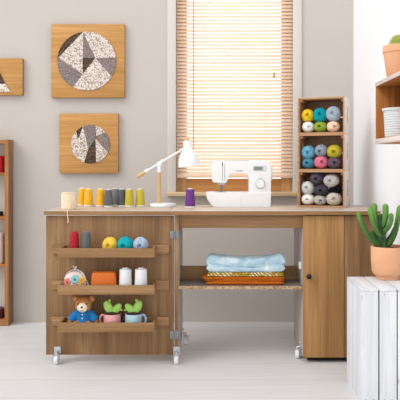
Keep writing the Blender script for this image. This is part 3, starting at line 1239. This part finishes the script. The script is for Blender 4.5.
def make_crate():
    t = thing('wooden_crate', 'x', 'crate', (0, 0, 0), TH, 'yarn crates stacked on the cabinet top')
    w, dd, h, k = CW / 2, CD / 2, CH, .009
    mb = MB()
    mb.box(-w + k, w - k, -dd, dd, 0, k, .001)
    mb.build('bottom_board', M['crate_x'], t)
    mb = MB()
    mb.box(-w + k, w - k, -dd, dd, h - k, h - .0003, .001)
    mb.build('top_board', M['crate_x'], t)
    for s in (-1, 1):
        mb = MB()
        xa, xb = sorted((s * w, s * (w - k)))
        hs = .0005
        mb.box(xa, xb, -dd, -.010, hs, h - hs, .0008)
        mb.box(xa, xb, .010, dd, hs, h - hs, .0008)
        mb.box(xa, xb, -.010, .010, hs, .062, 0)
        mb.box(xa, xb, -.010, .010, .15, h - hs, 0)
        mb.paint(0, s, 1)
        mb.paint(1, -1, 2)
        mb.build('side_board', [M['crate_in'], M['crate_side'], M['crate_x']], t)
        mb = MB()
        xa, xb = sorted((s * (w - k), s * (w - k - .013)))
        mb.box(xa, xb, -dd + .012, dd - .012, h - k - .015, h - k, .001)
        mb.build('corner_batten', M['crate_x'], t)
    for (a, b) in ((k, h / 2 - .004), (h / 2 + .004, h - k)):
        mb = MB()
        mb.box(-w + k, w - k, dd - k, dd, a, b, .001)
        mb.build('back_board', M['crate_in'], t)
    return t


c0 = make_crate()
crates = []
for i in range(3):
    c = c0 if i == 0 else copy_tree(c0)
    c.location = (CC.x, CC.y, TOPZ + .0003 + CH * i)
    c['label'] = ['open pine crate of white, grey and charcoal yarn, lowest of the stack',
                  'open pine crate of blue, pink and mustard yarn, middle of the stack',
                  'open pine crate of yellow, teal and green yarn, topmost of the stack'][i]
    crates.append(c)


def crate_yarn(i, px0, px1, py0, py1, h, label, seed, back=.0, Y=.041):
    k = CW / 46.3
    lx_ = ((px0 + px1) / 2 - 298.5) * k - CW / 2 - .008
    R = (px1 - px0) / 2 * k * 1.045
    base = (207.0, 170.6, 134.2)[i]
    kz = CH / 36.4
    zz = (base - (py0 + py1) / 2) * kz
    Zr = (py1 - py0) / 2 * kz * 1.02
    zz = max(zz, .0112 + Zr)
    lim = CW / 2 - .0105 - R
    lx_ = max(-lim, min(lim, lx_))
    ly_ = -CD / 2 + .004 + Y + back
    p = Vector((CC.x, CC.y, 0)) + u_ * lx_ + b_ * ly_
    yarn(p.x, p.y, TOPZ + CH * i + zz, R, Zr, h, label, 'yarn balls in the crates', seed, TH * .6, Y)


Y_ = [
    (2, 302.2, 314.4, 109, 121.8, 'eac836', 'bright yellow yarn ball in the top crate'),
    (2, 314.2, 327.2, 108, 122, '1aa6b0', 'turquoise yarn ball in the top crate between yellow and pale blue'),
    (2, 327, 341, 106.8, 121.6, 'b3bfce', 'pale blue grey yarn ball in the top crate above the peach one'),
    (2, 302.8, 314.6, 122, 132.6, 'f1f1f0', 'white yarn ball in the top crate under the yellow one'),
    (2, 314.9, 327.5, 122.3, 132.6, '92ad45', 'leaf green yarn ball in the top crate'),
    (2, 327.8, 340, 122, 132.6, 'f0d0b6', 'peach yarn ball in the top crate'),
    (1, 302.3, 315.4, 145.5, 159, '6fb0ca', 'sky blue yarn ball in the middle crate'),
    (1, 315.8, 328, 144.6, 156.4, '969dac', 'slate grey yarn ball in the middle crate above the pink one'),
    (1, 328, 342, 145, 158, 'c2b33b', 'mustard yarn ball in the middle crate'),
    (1, 303, 315, 158.8, 169.2, '4d8ea4', 'deep teal blue yarn ball in the middle crate under the sky blue one'),
    (1, 315.2, 328.2, 156.6, 169.2, 'dd7b94', 'pink yarn ball in the middle crate'),
    (1, 328.4, 341.5, 158.2, 169.2, '6a5764', 'dusky mauve yarn ball in the middle crate'),
    (0, 310.8, 323.6, 172.8, 184, '59525c', 'dark plum grey yarn ball, top of the lowest crate'),
    (0, 324.6, 339.4, 174.2, 187, 'c7c4c3', 'light grey yarn ball, top of the lowest crate'),
    (0, 301.6, 314, 181.6, 194.6, 'd5d4d3', 'light grey yarn ball against the side board of the lowest crate'),
    (0, 315, 328.8, 184.6, 195.4, '4a464d', 'charcoal yarn ball in the middle of the lowest crate'),
    (0, 329.6, 341.6, 184.5, 193.5, '222124', 'black yarn ball in the lowest crate'),
    (0, 301.4, 314.4, 194.8, 205.4, 'f1efec', 'white yarn ball in the lowest crate'),
    (0, 314.8, 326.8, 195.6, 205.4, 'b9b4ae', 'stone grey yarn ball between two paler ones in the lowest crate'),
    (0, 327.2, 341.8, 193.2, 205.4, 'cfc8bf', 'oatmeal yarn ball in the lowest crate'),
]
for k, a in enumerate(Y_):
    crate_yarn(*a, 30 + k, .018 if a[5] == '222124' else 0, )

# ================================================================== WALL ART
def art(name_px, label, pieces):
    x0, x1, y0, y1 = name_px
    AY = WY - .03
    cxp, cyp = (x0 + x1) / 2, (y0 + y1) / 2
    k = (AY - CAM_Y) / F
    c = P(cxp, cyp, AY)
    t = thing('wall_art', label, 'wall art', (c.x, WY - .0005, c.z), 0, 'mosaic panels on the wall')
    hw, hh = (x1 - x0) / 2 * k, (y1 - y0) / 2 * k
    mb = MB()
    mb.box(-hw, hw, -.03, 0, -hh, hh, .0015, 0)
    for ax in (0, 2):
        mb.paint(ax, 1, 1)
        mb.paint(ax, -1, 1)
    mb.build('backing_board', [M['artwood'], M['art_edge']], t)
    mb = MB()
    for mi, pts in pieces:
        q = [((px - cxp) * k, -(py - cyp) * k) for px, py in pts]
        mb.prism(q, -.0365, -.029, 0, mi)
    mb.build('mosaic', [M['mos_w'], M['mos_g'], M['mos_d']], t, 0)
    return t


def arc(c, r, a, b, n=14):
    """points on the circle from the direction of a to that of b, clockwise in the picture"""
    t0 = math.atan2(a[1] - c[1], a[0] - c[0])
    t1 = math.atan2(b[1] - c[1], b[0] - c[0])
    while t1 < t0:
        t1 += 2 * PI
    return [(c[0] + r * math.cos(t0 + (t1 - t0) * k / n), c[1] + r * math.sin(t0 + (t1 - t0) * k / n)) for k in range(n + 1)]


c = (86.8, 61.2)
r = 29.3
s = 140 / 400
T, L, Rr, BL, BR = [(p[0] * s, p[1] * s) for p in ((238, 92), (167, 165), (330, 165), (210, 248), (315, 217))]
I1, I2 = (237 * s, 212 * s), (273 * s, 166 * s)
I3 = (237 * s, 165 * s)
art((51.2, 124.6, 24, 97.6), 'largest square amber panel with a round mosaic pinwheel', [
    (2, arc(c, r, L, T) ),
    (0, [T, I3, I1, L]),
    (1, [T, I2, I3]),
    (2, [I3, I2, I1]),
    (0, arc(c, r, T, Rr) + [I2]),
    (1, arc(c, r, Rr, BR) + [I2]),
    (0, arc(c, r, BR, BL) + [I1, I2]),
    (1, arc(c, r, BL, L) + [I1]),
])
c = (90.6, 144.2)
r = 19.2
s = .2


def q5(x, y):
    return (50 + x * s, 100 + y * s)


A1, A2, A3, A4, A5, A6 = q5(165, 128), q5(228, 128), q5(280, 160), q5(290, 262), q5(232, 312), q5(172, 312)
A7, A8 = q5(112, 258), q5(128, 152)
art((59.2, 118.2, 113.6, 173.2), 'square amber panel with a triangle mosaic disc, hung under the largest one', [
    (2, arc(c, r, A8, A1, 6) + [q5(140, 200)]),
    (1, arc(c, r, A1, A2, 6) + [q5(228, 195), q5(192, 245)]),
    (0, arc(c, r, A2, A3, 6) + [q5(232, 180)]),
    (1, arc(c, r, A3, A4, 8) + [q5(232, 185)]),
    (0, arc(c, r, A4, A5, 6) + [q5(228, 195)]),
    (2, arc(c, r, A5, A6, 6) + [q5(192, 245), q5(228, 195)]),
    (0, arc(c, r, A6, A8, 12) + [q5(140, 200), A1, q5(192, 245)]),
])
art((-22, 22.6, 58.4, 95.2), 'amber panel cut by the picture edge with a triangular mosaic', [
    (2, [(-8, 60), (-1, 71), (5.5, 84), (-3, 84)]),
    (0, [(5.5, 84), (10.6, 92), (-12, 92), (-3, 84)]),
    (1, [(-8, 60), (-3, 84), (-12, 92), (-19, 92)]),
])

# ================================================================== NARROW BOOKSHELF
BY = WY - .103
bs = thing('bookshelf', 'narrow orange brown wooden bookshelf standing against the wall', 'bookshelf', (PX(-40, BY), WY - .052, 0))
ox = bs.location.x
xr, xw = PX(8.5, BY) - ox, .024
xl = PX(-90, BY) - ox
ht = PZ(139.5, BY)
yy0, yy1 = -.051, .049
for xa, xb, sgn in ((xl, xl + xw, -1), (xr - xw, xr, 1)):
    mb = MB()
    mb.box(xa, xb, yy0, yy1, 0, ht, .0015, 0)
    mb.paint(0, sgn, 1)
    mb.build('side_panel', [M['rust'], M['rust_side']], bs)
bz = []
for ya, yb in ((140, 144), (172.5, 175.5), (216.5, 219.5), (264.5, 267.5), (319.5, 325.5)):
    za, zb = PZ(yb, BY), PZ(ya, BY)
    mb = MB()
    mb.box(xl + xw, xr - xw, yy0 + .001, yy1, za, zb, .001)
    mb.build('shelf', M['rust_x'], bs)
    bz.append(zb)
KY = WY - .055


def tin(name, px0, px1, ztop_px, zi, hexc, label, cat, lid=None):
    x0, x1 = PX(px0, KY), PX(px1, KY)
    r = (x1 - x0) / 2
    h = PZ(ztop_px, KY) - bz[zi]
    t = thing(name, label, cat, ((x0 + x1) / 2, KY + .002, bz[zi]))
    r = min(r, .044)
    t.location.x = x1 - r
    mb = MB()
    mb.lathe([(0, 0), (r * .94, 0), (r, .003), (r, h * .85), (r * .97, h * .87), (0, h * .87)], seg=32)
    mb.build('body', plain(name + hexc, hexc, .45), t)
    mb = MB()
    mb.lathe([(0, h * .871), (r * 1.0, h * .871), (r * 1.0, h * .98), (r * .96, h), (0, h)], seg=32)
    mb.build('lid', plain(name + 'lid' + (lid or hexc), lid or hexc, .4), t)


tin('storage_tin', -10, 4.2, 156, 1, 'b82029', 'red round tin on the upper shelf of the bookshelf', 'tin')
tin('storage_tin', -9, 2.6, 211.5, 2, '2a2624', 'low black tin on the second shelf of the bookshelf', 'tin')
tin('storage_jar', -11, 3.2, 233, 3, 'ebe9e5', 'white lidded jar on the third shelf of the bookshelf', 'jar')
tin('storage_tin', -9, 4, 308, 4, '5a2a2a', 'dark maroon tin on the lowest shelf of the bookshelf', 'tin')

# ================================================================== WHITE CRATE + BIG CACTUS
ky0, ky1 = -.61, -.31
kx0, kx1 = PX(361, ky0), RX - .004
kzt = PZ(289, ky0)
wc = thing('slatted_crate', 'white painted slatted wooden crate stood on end under the cactus', 'crate', ((kx0 + kx1) / 2, (ky0 + ky1) / 2, 0))
oo = Vector((-(kx0 + kx1) / 2, -(ky0 + ky1) / 2, 0))


def kp(name, mb, m):
    o = mb.build(name, m, wc)
    o.location = oo
    return o


th = .011
W_ = kx1 - kx0
edges = [kx0, PX(378.4, ky0), PX(379.7, ky0), PX(396.8, ky0), PX(398, ky0), kx1]
for a, b in zip(edges[::2], edges[1::2]):
    mb = MB()
    mb.box(a, b, ky0, ky0 + th, 0.0, kzt - th - .0005, .0015)
    for u in (.28, .72):
        for zz in (kzt - .024, .03):
            mb.ell((a + (b - a) * u, ky0 - .0002, zz), (.0022, .0012, .0022), 1, None, 10, 6)
    kp('front_slat', mb, [M['white_wood'], M['steel']])
    mb = MB()
    mb.box(a, b, ky0, ky1, kzt - th, kzt, .0015)
    kp('top_slat', mb, M['white_wood_y'])
    mb = MB()
    mb.box(a, b, ky0 + th, ky1, 0, th, .0015)
    kp('bottom_slat', mb, M['white_wood_y'])
    mb = MB()
    mb.box(a, b, ky1 - th, ky1, th, kzt - th, .0015)
    kp('back_slat', mb, M['white_wood'])
# side slats on the visible side: three boards
D_ = ky1 - ky0
for a, b in ((.0112, .085), (.09, .19), (.196, D_ - .0112)):
    for xa in (kx0 + .0006, kx1 - th):
        mb = MB()
        mb.box(xa, xa + th - .001, ky0 + a, ky0 + b, th, kzt - th, .0015)
        kp('side_slat', mb, M['white_wood'])
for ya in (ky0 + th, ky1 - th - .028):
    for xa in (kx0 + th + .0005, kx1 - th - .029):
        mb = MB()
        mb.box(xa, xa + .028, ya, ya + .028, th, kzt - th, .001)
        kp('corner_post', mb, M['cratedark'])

PYc = -.36
pk = (PYc - CAM_Y) / F
pt = thing('potted_cactus', 'tall branching green cactus in a terracotta pot on the white crate', 'potted plant', (PX(388, PYc), PYc, kzt))
yb_ = VY + (CAM_Z - kzt) / pk


def cp(px, py, y=0.0):
    return Vector(((px - 388) * pk, y, (yb_ - py) * pk))


zr = (yb_ - 246) * pk
mb = MB()
r = .0775
mb.lathe([(0, 0), (.050, 0), (.052, .003), (.052, .010), (.056, .014), (.066, .022), (.0725, .036), (r - .001, .08), (r, zr - .004), (r - .002, zr), (r - .007, zr - .001), (r - .009, zr - .02), (.06, .03), (0, .025)], seg=56)
mb.build('pot', M['terra'], pt)
mb = MB()
mb.lathe([(r - .009, zr - .016), (r * .6, zr - .009), (0, zr - .006)], seg=36)
mb.build('soil', M['soil'], pt)


def stem(pts, r0, r1, ribs=4, m='cactus', name='stem'):
    path = spline(pts, 7)
    n = len(path)
    rs = []
    for i in range(n):
        u = i / (n - 1)
        e = 1.0
        if u > .88:
            e = math.sqrt(max(.02, 1 - ((u - .88) / .12) ** 2))
        rs.append((r0 + (r1 - r0) * u) * e * (1 + .05 * math.sin(i * 1.9)))
    mb = MB()
    mb.tube(path, rs, 24, 0, True, None, ribs, .42)
    return mb.build(name, M[m], pt, 60)


stem([cp(382, 249), cp(382, 235), cp(381.6, 222), cp(381.4, 214)], .021, .017, 5, 'cactus_t', 'trunk')
stem([cp(378.5, 247, -.012), cp(374.5, 242, -.014), cp(368, 236, -.016), cp(362, 225, -.018), cp(358.6, 217, -.018), cp(357, 211.5, -.018)], .0125, .0105)
stem([cp(379, 244, .01), cp(374.6, 236, .014), cp(372.5, 231, .016)], .014, .011)
stem([cp(379.5, 236, -.02), cp(374, 227, -.03), cp(370, 218, -.032), cp(368, 206.5, -.03)], .011, .0125)
stem([cp(380.5, 230, .01), cp(377.5, 220, .02), cp(375.6, 212, .022), cp(375.6, 203.5, .022)], .0125, .0145)
stem([cp(381, 228, .03), cp(374.5, 218, .04), cp(373.4, 207, .042)], .011, .011)
stem([cp(382.5, 226, -.008), cp(384.5, 219, -.012), cp(385, 212, -.012), cp(384.6, 203.5, -.012)], .013, .0145)
stem([cp(383.5, 231, -.02), cp(387, 226, -.03), cp(389.2, 220, -.032), cp(389.4, 212.5, -.03)], .011, .0115)
stem([cp(384, 248, 0), cp(390, 243, 0), cp(394.5, 234, 0), cp(397, 224, 0), cp(398.6, 214, 0), cp(399.6, 205, 0)], .0125, .0125)
stem([cp(384, 246, .02), cp(392, 238, .03), cp(396, 231, .032), cp(398, 227, .032)], .0115, .011)

# ================================================================== BOX SHELF ON THE SIDE WALL
hx0 = .68
hy1 = F * hx0 / 159 + CAM_Y
hy0 = hy1 - .62
hd = hy1
zt1, zt0 = PZ(83, hd), PZ(87, hd)
zb1, zb0 = PZ(139, hd), PZ(144.2, hd)
ws = thing('box_shelf', 'wooden box shelf with pale edges fixed high on the white wall', 'shelf', (RX, (hy0 + hy1) / 2, zb0))
oo2 = Vector((-RX, -(hy0 + hy1) / 2, -zb0))


def wp(name, mb, m):
    o = mb.build(name, m, ws)
    o.location = oo2


def two(mb):
    mb.paint(0, -1, 1)


mb = MB()
mb.box(hx0, RX - .0005, hy0, hy1, zt0, zt1, .001)
two(mb)
wp('top_board', mb, [M['wshelf'], M['wshelf_w']])
mb = MB()
mb.box(hx0, RX - .0005, hy0, hy1, zb0, zb1, .001)
two(mb)
wp('bottom_board', mb, [M['wshelf'], M['wshelf_w']])
for a in (hy1 - .012, hy0):
    mb = MB()
    mb.box(hx0 + .0004, RX - .0005, a, a + .012, zb1, zt0, .001)
    two(mb)
    wp('end_panel', mb, [M['wshelf'], M['wshelf_w']])
mb = MB()
mb.box(RX - .01, RX - .0005, hy0 + .012, hy1 - .012, zb1, zt0)
wp('back_panel', mb, M['wshelf'])

BYc = -.68
bk = (BYc - CAM_Y) / F
bp = thing('potted_cactus', 'round yellow green ball cactus in a terracotta pot on top of the box shelf', 'potted plant', (PX(400.5, BYc), BYc, zt1))
h = (PZ(46, BYc) - zt1)
mb = MB()
r = .071
mb.lathe([(0, 0), (.042, 0), (.05, .004), (.056, .016), (r * .95, h * .72), (r * .95, h * .78), (r, h * .79), (r, h - .004), (r - .002, h), (r - .008, h - .001), (r - .01, h - .03), (0, h - .03)], seg=48)
mb.build('pot', M['terra'], bp)
mb = MB()
mb.lathe([(r - .0095, h - .012), (r * .5, h - .008), (0, h - .007)], seg=30)
mb.build('soil', M['soil'], bp)
mb = MB()
rb = .043
n, mm = 64, 20
rings = []
for i in range(mm + 1):
    a = PI * i / mm
    rings.append([(rb * math.sin(a) * (1 - .09 * (.5 - .5 * math.cos(16 * 2 * PI * k / n))), rb * .9 * math.cos(a), 2 * PI * k / n) for k in range(n)])
vr = [[mb.bm.verts.new((q[0] * math.cos(q[2]), q[0] * math.sin(q[2]), q[1] + h + .006)) for q in rg] for rg in rings]
for a, b in zip(vr, vr[1:]):
    for k in range(n):
        mb.bm.faces.new((a[k], a[(k + 1) % n], b[(k + 1) % n], b[k]))
mb.build('cactus_ball', M['ball_cactus'], bp, 60)
mb = MB()
for i in range(3, 12):
    a = PI * i / mm
    for k in range(16):
        p_ = 2 * PI * k / 16
        c_ = Vector((rb * math.sin(a) * math.cos(p_), rb * math.sin(a) * math.sin(p_), rb * .9 * math.cos(a)))
        nrm = c_.normalized()
        for e in range(3):
            dv = (nrm + Vector((rnd.uniform(-.6, .6), rnd.uniform(-.6, .6), rnd.uniform(-.3, .6)))).normalized()
            mb.tube([c_ + Vector((0, 0, h + .006)), c_ + Vector((0, 0, h + .006)) + dv * .008], [.0007, .0002], 4)
mb.build('spines', M['spine'], bp)

CYc = -.68
ck = (CYc - CAM_Y) / F
cpz = PZ(108.5, CYc) - zb1
t = thing('ribbed_pot', 'white ribbed pot standing inside the box shelf', 'pot', (PX(402.5, CYc), CYc, zb1))
mb = MB()
prof = [(0, 0), (.066, 0), (.069, .002)]
nr = 11
for k in range(nr):
    za = .004 + (cpz - .014) * k / nr
    zb = .004 + (cpz - .014) * (k + 1) / nr
    rr = .071 + .006 * (k / nr)
    prof += [(rr - .0022, za), (rr, za + (zb - za) * .25), (rr, za + (zb - za) * .7), (rr - .0022, zb)]
prof += [(.081, cpz - .01), (.0815, cpz - .001), (.08, cpz), (.076, cpz - .001), (.068, .006), (0, .006)]
mb.lathe(prof, seg=56)
mb.build('body', plain('grey white ribbed ceramic', 'd5d8d9', .4, .02), t)

# ================================================================== LIGHT
wd = bpy.data.worlds.new('daylight')
sc.world = wd
wd.use_nodes = True
nt = wd.node_tree
bg = nt.nodes['Background']
tc = nt.nodes.new('ShaderNodeTexCoord')
sp = nt.nodes.new('ShaderNodeSeparateXYZ')
nt.links.new(tc.outputs['Generated'], sp.inputs[0])
mr = nt.nodes.new('ShaderNodeMapRange')
mr.inputs['From Min'].default_value = .78
mr.inputs['From Max'].default_value = .9
mr.inputs['To Min'].default_value = 1.1
mr.inputs['To Max'].default_value = 4.0
nt.links.new(sp.outputs['Y'], mr.inputs['Value'])
nt.links.new(mr.outputs[0], bg.inputs['Strength'])
bg.inputs['Color'].default_value = (1.0, .995, .99, 1)


def sun(name, frm, energy, ang, colr):
    l = bpy.data.lights.new(name, 'SUN')
    l.energy = energy
    l.angle = math.radians(ang)
    l.color = colr
    o = bpy.data.objects.new(name, l)
    col.objects.link(o)
    o.rotation_euler = (-Vector(frm)).to_track_quat('-Z', 'Y').to_euler()
    o.location = Vector(frm) * 2
    return o


sun('sun', (-2.5, -1.7, 2.6), 1.2, 28, (1, .985, .965))

# ================================================================== CAMERA
cd_ = bpy.data.cameras.new('camera')
cd_.sensor_width = 36
cd_.lens = F / 400 * 36
cd_.shift_x = (200 - VX) / 400
cd_.shift_y = (VY - 200) / 400
cd_.clip_start = .05
cam = bpy.data.objects.new('camera', cd_)
col.objects.link(cam)
cam.location = (0, CAM_Y, CAM_Z)
cam.rotation_euler = (PI / 2, 0, 0)
sc.camera = cam
sc.view_settings.view_transform = 'Standard'
sc.view_settings.look = 'None'
sc.view_settings.exposure = 0.06
sc.view_settings.gamma = 1
sc.view_settings.use_curve_mapping = False
